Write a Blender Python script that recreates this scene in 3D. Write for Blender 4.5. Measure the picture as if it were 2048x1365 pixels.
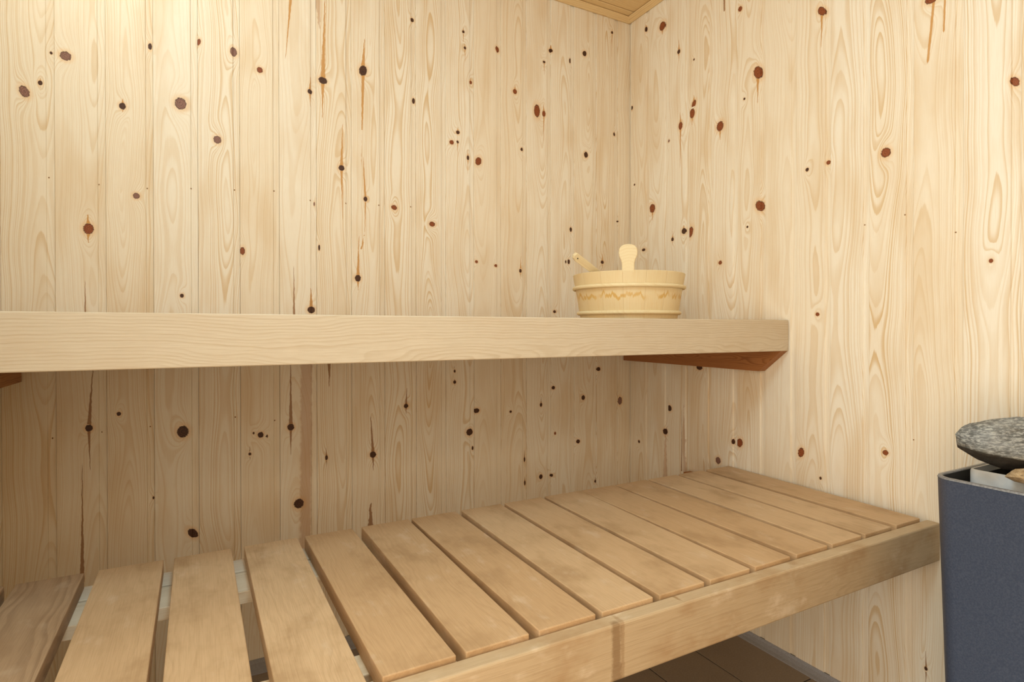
import bpy, bmesh, math, random
import numpy as np
from mathutils import Vector, Matrix, noise as mnoise

for o in list(bpy.data.objects):
    bpy.data.objects.remove(o)
SC = bpy.context.scene
COL = SC.collection
R = math.radians

# ------------------------------------------------------------------ camera
CAM_POS = Vector((-1.37358, -1.64398, 0.41188))
YAW, PITCH, ROLL, FPX = 0.496612, -0.005627, -0.000908, 1144.72
cd = bpy.data.cameras.new('camera')
cam = bpy.data.objects.new('camera', cd)
COL.objects.link(cam)
fw = Vector((math.sin(YAW)*math.cos(PITCH), math.cos(YAW)*math.cos(PITCH), math.sin(PITCH)))
rt = Vector((math.cos(YAW), -math.sin(YAW), 0))
up = rt.cross(fw)
c_, s_ = math.cos(ROLL), math.sin(ROLL)
rt, up = c_*rt + s_*up, -s_*rt + c_*up
cam.matrix_world = Matrix(((rt.x, up.x, -fw.x, CAM_POS.x), (rt.y, up.y, -fw.y, CAM_POS.y),
                           (rt.z, up.z, -fw.z, CAM_POS.z), (0, 0, 0, 1)))
cd.sensor_fit = 'HORIZONTAL'; cd.sensor_width = 36.0
cd.lens = FPX*36.0/2048.0
cd.shift_y = -20.465/2048.0
cd.clip_start = 0.02
SC.camera = cam

# ------------------------------------------------------------------ world, lights, exposure
w = bpy.data.worlds.new('world'); SC.world = w; w.use_nodes = True
w.node_tree.nodes['Background'].inputs[0].default_value = (0.9, 0.95, 1.0, 1)
w.node_tree.nodes['Background'].inputs[1].default_value = 0.35
SC.view_settings.view_transform = 'Standard'
SC.view_settings.look = 'None'
SC.view_settings.gamma = 1.0
SC.view_settings.exposure = 0.0
SC.view_settings.use_curve_mapping = False

def area_light(name, loc, target, sx, sy, power, col, spread=180):
    l = bpy.data.lights.new(name, 'AREA'); l.shape = 'RECTANGLE'
    l.size = sx; l.size_y = sy; l.energy = power; l.color = col; l.spread = R(spread)
    o = bpy.data.objects.new(name, l); COL.objects.link(o); o.location = loc
    o.rotation_euler = (Vector(target)-Vector(loc)).to_track_quat('-Z', 'Y').to_euler()
    return o
# daylight through the open doorway in the left wall, beside and behind the camera
area_light('doorway_daylight', (-1.86, -1.80, 0.33), (0.0, -1.20, 0.20), 0.84, 1.50, 21.5, (1.0, 0.88, 0.70))
# the sauna's warm lamp high in the corner to the left of the bench
pl = bpy.data.lights.new('sauna_lamp_light', 'POINT'); pl.energy = 4.0; pl.color = (0.80, 0.94, 0.98); pl.shadow_soft_size = 0.06
po = bpy.data.objects.new('sauna_lamp_light', pl); COL.objects.link(po); po.location = (-1.55, -0.42, 1.43)
# the light of the ceiling lamp in the middle of the room
area_light('ceiling_lamp_light', (-1.14, -1.30, 1.48), (-1.14, -1.30, 0), 0.50, 0.50, 7.6, (0.53, 0.82, 1.0))

pl = bpy.data.lights.new('ceiling_fill_light', 'POINT'); pl.energy = 9.8; pl.color = (0.54, 0.83, 1.0); pl.shadow_soft_size = 0.12  # unseen point light added to brighten the ceiling
po = bpy.data.objects.new('ceiling_fill_light', pl); COL.objects.link(po); po.location = (-1.14, -1.30, 1.36)

XL, XR, YB, YF, ZF, ZC = -1.785, 0.008, 0.0, -2.42, -0.475, 1.536

# ------------------------------------------------------------------ node helpers
class NT:
    def __init__(s, name):
        s.m = bpy.data.materials.new(name); s.m.use_nodes = True
        s.t = s.m.node_tree; s.b = s.t.nodes['Principled BSDF']
    def n(s, typ, **k):
        nd = s.t.nodes.new(typ)
        for a, v in k.items(): setattr(nd, a, v)
        return nd
    def put(s, sock, v):
        if hasattr(v, 'is_output') or isinstance(v, bpy.types.NodeSocket): s.t.links.new(v, sock)
        else:
            if isinstance(v, (tuple, list)) and len(v) == 3 and len(sock.default_value) == 4: v = tuple(v)+(1,)
            sock.default_value = v
    def math(s, op, a, b=0.0, c=0.0, clamp=False):
        nd = s.n('ShaderNodeMath', operation=op, use_clamp=clamp)
        for i, v in enumerate((a, b, c)): s.put(nd.inputs[i], v)
        return nd.outputs[0]
    def sstep(s, x, lo, hi, a=0.0, b=1.0):
        nd = s.n('ShaderNodeMapRange', interpolation_type='SMOOTHSTEP')
        for i, v in enumerate((x, lo, hi, a, b)): s.put(nd.inputs[i], v)
        return nd.outputs[0]
    def mix(s, f, a, b, mode='MIX'):
        nd = s.n('ShaderNodeMix', data_type='RGBA', blend_type=mode)
        s.put(nd.inputs[0], f); s.put(nd.inputs[6], a); s.put(nd.inputs[7], b)
        return nd.outputs[2]
    def attr(s, name, typ='GEOMETRY'):
        return s.n('ShaderNodeAttribute', attribute_name=name, attribute_type=typ)
    def sep(s, v):
        nd = s.n('ShaderNodeSeparateXYZ'); s.put(nd.inputs[0], v); return nd.outputs
    def comb(s, x, y, z):
        nd = s.n('ShaderNodeCombineXYZ')
        for i, v in enumerate((x, y, z)): s.put(nd.inputs[i], v)
        return nd.outputs[0]
    def noise(s, vec, scale, detail=2.0, rough=0.5, dim='3D', w=None):
        nd = s.n('ShaderNodeTexNoise', noise_dimensions=dim)
        if dim != '1D': s.put(nd.inputs['Vector'], vec)
        if w is not None: s.put(nd.inputs['W'], w)
        nd.inputs['Scale'].default_value = scale; nd.inputs['Detail'].default_value = detail
        nd.inputs['Roughness'].default_value = rough
        return nd.outputs[0]
    def white(s, wv):
        nd = s.n('ShaderNodeTexWhiteNoise', noise_dimensions='1D'); s.put(nd.inputs['W'], wv); return nd.outputs[0]
    def bump(s, h, strength, dist):
        nd = s.n('ShaderNodeBump'); nd.inputs['Strength'].default_value = strength
        nd.inputs['Distance'].default_value = dist; s.put(nd.inputs['Height'], h)
        s.t.links.new(nd.outputs[0], s.b.inputs['Normal'])
    def out(s, col=None, rough=None, metal=None, spec=None):
        if col is not None: s.put(s.b.inputs['Base Color'], col)
        if rough is not None: s.put(s.b.inputs['Roughness'], rough)
        if metal is not None: s.put(s.b.inputs['Metallic'], metal)
        if spec is not None: s.put(s.b.inputs['Specular IOR Level'], spec)
        return s.m

def srgb(r, g, b):
    f = lambda c: (c/255/12.92) if c/255 <= 0.04045 else ((c/255+0.055)/1.055)**2.4
    return (f(r), f(g), f(b))

# ------------------------------------------------------------------ pine panelling material (grain, knots and resin are stored on the boards)
def pine_material(name, light, dark, tint):
    t = NT(name)
    g = t.sep(t.attr('grain').outputs['Vector'])           # ring field, board random, grain strength
    tc = t.n('ShaderNodeTexCoord').outputs['Object']
    xyz = t.sep(tc)
    F, rnd, stren = g[0], g[1], g[2]
    off = t.math('MULTIPLY', rnd, 37.0)
    fine = t.noise(t.comb(t.math('ADD', xyz[0], off), xyz[1], t.math('MULTIPLY', xyz[2], 0.03)), 900.0, 2.0, 0.6)
    mid = t.noise(t.comb(t.math('ADD', xyz[0], off), xyz[1], t.math('MULTIPLY', xyz[2], 0.12)), 60.0, 3.0, 0.55)
    Fj = t.math('ADD', F, t.math('MULTIPLY', t.math('SUBTRACT', mid, 0.5), 0.45))
    Fj = t.math('ADD', Fj, t.math('MULTIPLY', t.noise(None, 0.55, 1.0, 0.5, '1D', w=t.math('ADD', F, off)), 1.6))
    ring = t.math('FLOOR', Fj)
    fr = t.math('FRACT', Fj)
    lw = t.math('MULTIPLY', t.sstep(fr, 0.35, 0.88), t.sstep(fr, 0.92, 1.0, 1.0, 0.0))
    rw = t.math('MULTIPLY_ADD', t.white(t.math('ADD', ring, off)), 0.75, 0.25)
    lat = t.math('MULTIPLY', t.math('MULTIPLY', lw, rw), stren, clamp=True)
    base = t.mix(t.math('MULTIPLY', rnd, 1.0), light, tint)
    # broad soft tone drift along each board
    drift = t.noise(t.comb(t.math('ADD', t.math('MULTIPLY', xyz[0], 1.0), off), xyz[1], t.math('MULTIPLY', xyz[2], 0.25)), 14.0, 2.0, 0.5)
    base = t.mix(t.sstep(drift, 0.45, 0.72, 0.0, 0.35), base, dark)
    col = t.mix(lat, base, dark)
    col = t.mix(t.sstep(fine, 0.35, 0.75, 0.0, 0.16), col, dark)
    # knots
    kn = t.sep(t.attr('knot').outputs['Vector'])
    ids = t.sep(t.attr('ids').outputs['Vector'])
    def whole(v):
        f = t.math('ABSOLUTE', t.math('SUBTRACT', v, t.math('ROUND', v)))
        return t.math('MULTIPLY', t.math('LESS_THAN', f, 0.002), t.math('GREATER_THAN', v, 0.5))
    kv = whole(ids[0])
    rr = t.math('SQRT', t.math('ADD', t.math('MULTIPLY', kn[0], kn[0]), t.math('MULTIPLY', kn[1], kn[1])))
    edge = t.noise(tc, 260.0, 2.0, 0.6)
    r2 = t.math('ADD', rr, t.math('MULTIPLY', t.math('SUBTRACT', edge, 0.5), 0.5))
    kmask = t.math('MULTIPLY', t.sstep(r2, 0.88, 1.06, 1.0, 0.0), kv)
    halo = t.math('MULTIPLY', t.sstep(r2, 0.9, 2.1, 1.0, 0.0), kv)
    kr = t.math('FRACT', t.math('ADD', t.math('MULTIPLY', r2, 3.1), t.math('MULTIPLY', mid, 2.0)))
    krm = t.math('MULTIPLY_ADD', t.sstep(kr, 0.3, 0.9), 0.5, t.math('MULTIPLY', edge, 0.5))
    black = t.mix(krm, srgb(98, 62, 40), srgb(26, 14, 14))
    red = t.mix(krm, srgb(164, 92, 50), srgb(92, 40, 22))
    grey = t.mix(krm, srgb(158, 116, 100), srgb(92, 62, 56))
    kc = t.mix(t.sstep(kn[2], 0.4, 0.6), black, red)
    kc = t.mix(t.sstep(kn[2], 1.4, 1.6), kc, grey)
    kc = t.mix(t.sstep(kn[2], 2.4, 2.6), kc, srgb(120, 90, 60))
    kc = t.mix(t.sstep(r2, 0.70, 0.95, 0.0, 0.75), kc, srgb(62, 30, 16))
    col = t.mix(t.math('MULTIPLY', halo, 0.42), col, srgb(226, 176, 110))
    col = t.mix(kmask, col, kc)
    # resin and bark streaks
    st = t.sep(t.attr('streak').outputs['Vector'])          # signed offset / half width, position along, tone
    sv = whole(ids[1])
    wav = t.math('MULTIPLY', t.math('SUBTRACT', t.noise(tc, 70.0, 2.0, 0.5), 0.5), 0.8)
    sx = t.math('ABSOLUTE', t.math('ADD', st[0], wav))
    evn = t.math('GREATER_THAN', ids[2], 0.5)
    tap_spike = t.math('POWER', t.math('SUBTRACT', 1.0, st[1], clamp=True), 1.7)
    tap_even = t.math('MULTIPLY', t.sstep(st[1], 0.9, 1.0, 1.0, 0.0), 0.9)
    tap = t.math('ADD', t.math('MULTIPLY', evn, tap_even), t.math('MULTIPLY', t.math('SUBTRACT', 1.0, evn), t.math('MULTIPLY_ADD', tap_spike, 0.85, 0.15)))
    sm = t.sstep(t.math('DIVIDE', sx, tap), 0.65, 1.15, 1.0, 0.0)
    sm = t.math('MULTIPLY', t.math('MULTIPLY', sm, sv), t.math('MULTIPLY', t.sstep(st[1], 0.93, 1.0, 1.0, 0.0), t.math('GREATER_THAN', st[1], 0.0)))
    scol = t.mix(t.sstep(st[2], 0.4, 0.6), srgb(196, 138, 58), srgb(146, 96, 46))
    scol = t.mix(t.sstep(st[2], 1.4, 1.6), scol, srgb(172, 112, 58))
    salpha = t.sstep(st[2], 1.4, 1.6, 0.85, 0.42)
    col = t.mix(t.math('MULTIPLY', t.math('MULTIPLY', sm, t.math('SUBTRACT', 1.0, kmask)), salpha), col, scol)
    t.bump(t.math('ADD', t.math('MULTIPLY', lat, 0.6), fine), 0.25, 0.0006)
    return t.out(col, 0.52, 0.0, 0.30)

M_PINE = pine_material('pine_panel', srgb(242, 233, 217), srgb(213, 180, 132), srgb(239, 226, 205))

# ------------------------------------------------------------------ bench timber and other plain timber
def timber_material(name, light, dark, tint, ringfreq=150.0, ringstr=0.5, stain=0.4, stainc=(150, 110, 75), pale=0.15, spots=(), rough=0.55):
    t = NT(name)
    tc = t.n('ShaderNodeTexCoord').outputs['Object']
    p = t.sep(tc)
    seed = t.math('MULTIPLY', t.attr('seed', 'OBJECT').outputs['Fac'], 17.3)
    sx = t.math('ADD', p[0], seed)
    warp = t.noise(t.comb(t.math('MULTIPLY', sx, 0.35), p[1], p[2]), 9.0, 3.0, 0.5)
    warp2 = t.noise(t.comb(t.math('MULTIPLY', sx, 0.5), t.math('MULTIPLY', p[1], 1.5), p[2]), 30.0, 2.0, 0.5)
    wy = t.math('ADD', p[1], t.math('MULTIPLY', t.math('SUBTRACT', warp, 0.5), 0.10))
    wz = t.math('ADD', p[2], t.math('MULTIPLY_ADD', t.white(seed), 0.05, 0.02))
    wz = t.math('ADD', wz, t.math('MULTIPLY', t.math('SUBTRACT', warp2, 0.5), 0.006))
    F = t.math('MULTIPLY', t.math('SQRT', t.math('ADD', t.math('MULTIPLY', wy, wy), t.math('MULTIPLY', wz, wz))), ringfreq)
    fr = t.math('FRACT', F)
    lw = t.math('MULTIPLY', t.sstep(fr, 0.3, 0.85), t.sstep(fr, 0.88, 1.0, 1.0, 0.0))
    rw = t.math('MULTIPLY_ADD', t.white(t.math('ADD', t.math('FLOOR', F), seed)), 0.8, 0.2)
    lat = t.math('MULTIPLY', t.math('MULTIPLY', lw, rw), ringstr)
    fine = t.noise(t.comb(t.math('MULTIPLY', sx, 0.025), p[1], p[2]), 700.0, 2.0, 0.65)
    patch = t.noise(t.comb(t.math('MULTIPLY', sx, 0.7), p[1], p[2]), 12.0, 4.0, 0.6)
    patch2 = t.noise(t.comb(t.math('MULTIPLY', sx, 0.55), t.math('ADD', p[1], 3.0), p[2]), 26.0, 4.0, 0.6)
    col = t.mix(t.white(t.math('ADD', seed, 0.37)), light, tint)
    col = t.mix(lat, col, dark)
    col = t.mix(t.sstep(fine, 0.35, 0.8, 0.0, 0.30), col, dark)
    col = t.mix(t.sstep(patch, 0.46, 0.72, 0.0, stain), col, srgb(*stainc))
    col = t.mix(t.sstep(patch2, 0.56, 0.76, 0.0, pale), col, srgb(228, 208, 182))
    for (cx, cz, rx, rz, c, amt) in spots:                # knots and drips of one particular board, in its own coordinates
        dx = t.math('DIVIDE', t.math('SUBTRACT', p[0], cx), rx); dz = t.math('DIVIDE', t.math('SUBTRACT', p[SPOTAX], cz), rz)
        rr = t.math('SQRT', t.math('ADD', t.math('MULTIPLY', dx, dx), t.math('MULTIPLY', dz, dz)))
        rr = t.math('ADD', rr, t.math('MULTIPLY', t.math('SUBTRACT', t.noise(tc, 120.0, 3.0, 0.6), 0.5), 1.0))
        col = t.mix(t.sstep(rr, 0.45, 1.1, amt, 0.0), col, srgb(*c))
    t.bump(t.math('ADD', fine, t.math('MULTIPLY', lat, 0.5)), 0.25, 0.0008)
    return t.out(col, rough, 0.0, 0.30)

SPOTAX = 1
M_SLAT = timber_material('alder_slat', srgb(213, 181, 142), srgb(156, 118, 80), srgb(201, 165, 124), 190.0, 0.16, 0.60, (166, 132, 94), 0.35)
M_SLAT_WORN = timber_material('weathered_alder_slat', srgb(184, 154, 122), srgb(120, 92, 66), srgb(178, 148, 116), 110.0, 0.42, 0.45, (150, 118, 86), 0.2)
M_FASCIA_UP = timber_material('aspen_board', srgb(208, 192, 168), srgb(176, 150, 116), srgb(208, 192, 168), 190.0, 0.38, 0.15, (190, 158, 120), 0.1,
    spots=((-1.175+0.9, -0.002, 0.014, 0.010, (196, 156, 112), 0.6),))
M_FASCIA_LOW = timber_material('worn_aspen_board', srgb(197, 172, 138), srgb(152, 122, 86), srgb(197, 172, 138), 150.0, 0.22, 0.6, (168, 132, 92), 0.55,
    spots=((-0.495+0.9, 0.012, 0.030, 0.030, (204, 186, 158), 0.45), (-0.470+0.9, 0.006, 0.012, 0.012, (158, 126, 90), 0.5),
           (-0.865+0.9, -0.006, 0.0042, 0.026, (142, 104, 62), 0.4), (-0.876+0.9, -0.014, 0.010, 0.012, (120, 84, 44), 0.6),
           (-0.742+0.9, 0.040, 0.012, 0.006, (140, 84, 40), 0.7), (-0.745+0.9, 0.010, 0.0035, 0.018, (140, 100, 56), 0.6),
           (-0.46+0.9, 0.041, 0.012, 0.003, (150, 84, 40), 0.7)))
M_CLEAT = timber_material('cleat_wood', srgb(176, 124, 76), srgb(126, 76, 38), srgb(168, 112, 66), 260.0, 0.7, 0.2, (150, 98, 56), 0.0)
M_BATTEN = timber_material('planed_pine_batten', srgb(248, 234, 210), srgb(206, 172, 124), srgb(236, 214, 180), 140.0, 0.35, 0.1, (210, 180, 140), 0.2)
M_TRIM = timber_material('pine_trim', srgb(236, 208, 160), srgb(196, 152, 98), srgb(232, 202, 152), 200.0, 0.5, 0.15, (200, 150, 90), 0.0)
M_BUCKET = timber_material('bucket_wood', srgb(228, 210, 170), srgb(210, 178, 126), srgb(226, 206, 166), 130.0, 0.35, 0.1, (224, 190, 130), 0.1)

def bucket_material():
    t = NT('bucket_staves')
    tc = t.n('ShaderNodeTexCoord').outputs['Object']
    p = t.sep(tc)
    ang = t.math('ARCTAN2', p[1], p[0])
    sa = t.math('MULTIPLY', ang, 16/(2*math.pi))
    sid = t.math('FLOOR', sa); sf = t.math('FRACT', sa)
    sr = t.white(sid)
    joint = t.sstep(t.math('ABSOLUTE', t.math('SUBTRACT', sf, 0.5)), 0.485, 0.5)
    gr = t.noise(t.comb(t.math('ADD', t.math('MULTIPLY', ang, 0.15), sr), t.math('MULTIPLY', p[2], 0.08), 0.0), 260.0, 2.0, 0.5)
    z = p[2]
    # amber zig-zag water mark that runs round the staves under the upper hoop
    zz = t.noise(t.comb(t.math('MULTIPLY', ang, 1.6), 0.0, 0.0), 4.0, 3.0, 0.75)
    zl = t.math('MULTIPLY_ADD', t.math('SUBTRACT', zz, 0.5), 0.075, 0.058)
    d = t.math('ABSOLUTE', t.math('SUBTRACT', z, zl))
    wid = t.math('MULTIPLY_ADD', t.noise(t.comb(ang, 0.0, 0.0), 9.0, 2.0, 0.5), 0.012, 0.0)
    mark = t.math('MULTIPLY', t.sstep(d, t.math('MULTIPLY', wid, 0.4), wid, 1.0, 0.0), t.sstep(t.noise(t.comb(ang, p[2], 0.0), 3.0, 2.0, 0.5), 0.38, 0.58))
    col = t.mix(sr, srgb(226, 208, 170), srgb(220, 196, 152))
    col = t.mix(t.sstep(gr, 0.4, 0.75, 0.0, 0.35), col, srgb(218, 184, 130))
    col = t.mix(t.math('MULTIPLY', mark, 0.75), col, srgb(204, 156, 66))
    col = t.mix(t.math('MULTIPLY', joint, 0.45), col, srgb(186, 150, 104))
    t.bump(t.math('SUBTRACT', gr, t.math('MULTIPLY', joint, 2.0)), 0.3, 0.0008)
    return t.out(col, 0.5, 0.0, 0.3)
M_STAVE = bucket_material()

def tile_material():
    t = NT('floor_tile')
    tc = t.n('ShaderNodeTexCoord').outputs['Object']
    p = t.sep(tc)
    n1 = t.noise(tc, 6.0, 4.0, 0.6); n2 = t.noise(tc, 240.0, 3.0, 0.6)
    col = t.mix(n1, srgb(150, 134, 116), srgb(124, 108, 92))
    col = t.mix(t.sstep(n2, 0.4, 0.7, 0.0, 0.35), col, srgb(164, 148, 130))
    t.bump(n2, 0.15, 0.0006)
    return t.out(col, 0.45, 0.0, 0.4)
M_TILE = tile_material()
def plain(name, c, rough, metal=0.0, spec=0.5, nscale=300.0, namt=0.12, c2=None, bumpd=0.0003):
    t = NT(name)
    tc = t.n('ShaderNodeTexCoord').outputs['Object']
    n = t.noise(tc, nscale, 3.0, 0.6)
    c2 = c2 or tuple(min(255, v*1.5+10) for v in c)
    col = t.mix(t.sstep(n, 0.35, 0.7, 0.0, namt), srgb(*c), srgb(*c2))
    t.bump(n, 0.3, bumpd)
    return t.out(col, rough, metal, spec)
M_GROUT = plain('dark_grout', (52, 44, 38), 0.9)
M_COVE = plain('grey_vinyl_strip', (150, 150, 156), 0.5)
M_HEATER = plain('powder_coated_steel', (66, 77, 100), 0.42, 0.0, 0.5, 420.0, 0.45, (98, 107, 128), 0.0004)
M_RIM = plain('heater_rim_steel', (120, 120, 122), 0.4, 0.3, 0.5, 300.0, 0.3)
M_INNER = plain('galvanised_steel', (214, 217, 220), 0.45, 0.25, 0.5, 60.0, 0.5, (232, 233, 234))
M_DARK = plain('dark_steel', (26, 26, 27), 0.7)
def rock_material(name, a, b, c, scale=26.0, dark_underside=False):
    t = NT(name)
    tc = t.n('ShaderNodeTexCoord').outputs['Object']
    p = t.sep(tc)
    v = t.comb(t.math('MULTIPLY', p[0], 0.5), t.math('MULTIPLY', p[1], 0.7), t.math('MULTIPLY', p[2], 2.4))
    n1 = t.noise(v, scale, 6.0, 0.7); n2 = t.noise(v, scale*6, 5.0, 0.7); n3 = t.noise(v, scale*0.4, 3.0, 0.5)
    col = t.mix(t.sstep(n1, 0.35, 0.65), srgb(*a), srgb(*b))
    col = t.mix(t.sstep(n2, 0.45, 0.62, 0.0, 0.65), col, srgb(*c))
    col = t.mix(t.sstep(n2, 0.30, 0.42, 0.7, 0.0), col, srgb(58, 56, 54))
    col = t.mix(t.sstep(n3, 0.5, 0.7, 0.0, 0.35), col, srgb(150, 134, 104))
    if dark_underside:  # stone turns darker below a slanting, uneven edge
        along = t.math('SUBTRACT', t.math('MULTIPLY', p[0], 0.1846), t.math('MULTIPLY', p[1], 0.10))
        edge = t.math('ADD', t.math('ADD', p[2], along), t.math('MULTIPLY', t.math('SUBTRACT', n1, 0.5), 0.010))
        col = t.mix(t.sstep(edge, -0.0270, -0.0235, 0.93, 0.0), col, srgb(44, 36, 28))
    t.bump(t.math('ADD', n1, t.math('MULTIPLY', n2, 0.5)), 0.9, 0.006)
    return t.out(col, 0.8, 0.0, 0.3)
M_ROCK = rock_material('grey_gneiss', (138, 140, 140), (98, 98, 95), (206, 206, 202), dark_underside=True)
M_ROCK_TAN = rock_material('tan_stone', (196, 166, 126), (170, 138, 100), (214, 190, 156))
M_ROCK_DARK = rock_material('dark_stone', (70, 70, 70), (48, 48, 48), (104, 104, 100))

# ------------------------------------------------------------------ object helpers
def mesh_obj(name, verts, faces, mat, parent=None, smooth=False, loc=None):
    me = bpy.data.meshes.new(name); me.from_pydata([tuple(v) for v in verts], [], faces); me.update()
    o = bpy.data.objects.new(name, me); COL.objects.link(o)
    me.materials.append(mat)
    if loc is not None: o.location = loc
    if parent: o.parent = parent
    if smooth:
        for p in me.polygons: p.use_smooth = True
    return o
def bm_obj(name, bm, mat, parent=None, smooth=False, loc=None, rot=None):
    bmesh.ops.recalc_face_normals(bm, faces=bm.faces)
    me = bpy.data.meshes.new(name); bm.to_mesh(me); bm.free()
    o = bpy.data.objects.new(name, me); COL.objects.link(o)
    me.materials.append(mat)
    if loc is not None: o.location = loc
    if rot is not None: o.rotation_euler = rot
    if parent: o.parent = parent
    if smooth:
        for p in me.polygons: p.use_smooth = True
    return o
def bevel(o, w, seg=2):
    m = o.modifiers.new('bevel', 'BEVEL'); m.width = w; m.segments = seg; m.limit_method = 'ANGLE'; m.angle_limit = R(35)
def box_bm(x0, x1, y0, y1, z0, z1, bm=None):
    bm = bm or bmesh.new()
    v = [bm.verts.new(p) for p in ((x0,y0,z0),(x1,y0,z0),(x1,y1,z0),(x0,y1,z0),(x0,y0,z1),(x1,y0,z1),(x1,y1,z1),(x0,y1,z1))]
    for f in ((0,3,2,1),(4,5,6,7),(0,1,5,4),(1,2,6,5),(2,3,7,6),(3,0,4,7)): bm.faces.new([v[i] for i in f])
    return bm
def empty(name, loc):
    o = bpy.data.objects.new(name, None); COL.objects.link(o); o.location = loc; o.empty_display_size = 0.05
    return o
def tag(o, label=None, cat=None, group=None, kind=None):
    if label: o['label'] = label
    if cat: o['category'] = cat
    if group: o['group'] = group
    if kind: o['kind'] = kind
    return o
def timber(name, x0, x1, y0, y1, z0, z1, mat, parent=None, along='x', bev=0.002, seed=0.0):
    """a squared timber; its own origin at its centre and its grain along local X"""
    L = {'x': (x1-x0, y1-y0, z1-z0), 'y': (y1-y0, x1-x0, z1-z0)}[along]
    bm = box_bm(-L[0]/2, L[0]/2, -L[1]/2, L[1]/2, -L[2]/2, L[2]/2)
    o = bm_obj(name, bm, mat)
    o.location = ((x0+x1)/2, (y0+y1)/2, (z0+z1)/2)
    if along == 'y': o.rotation_euler = (0, 0, R(90))
    if parent:
        o.parent = parent; o.location = o.location - parent.location
    o['seed'] = float(seed)
    if bev: bevel(o, bev)
    return o

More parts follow.
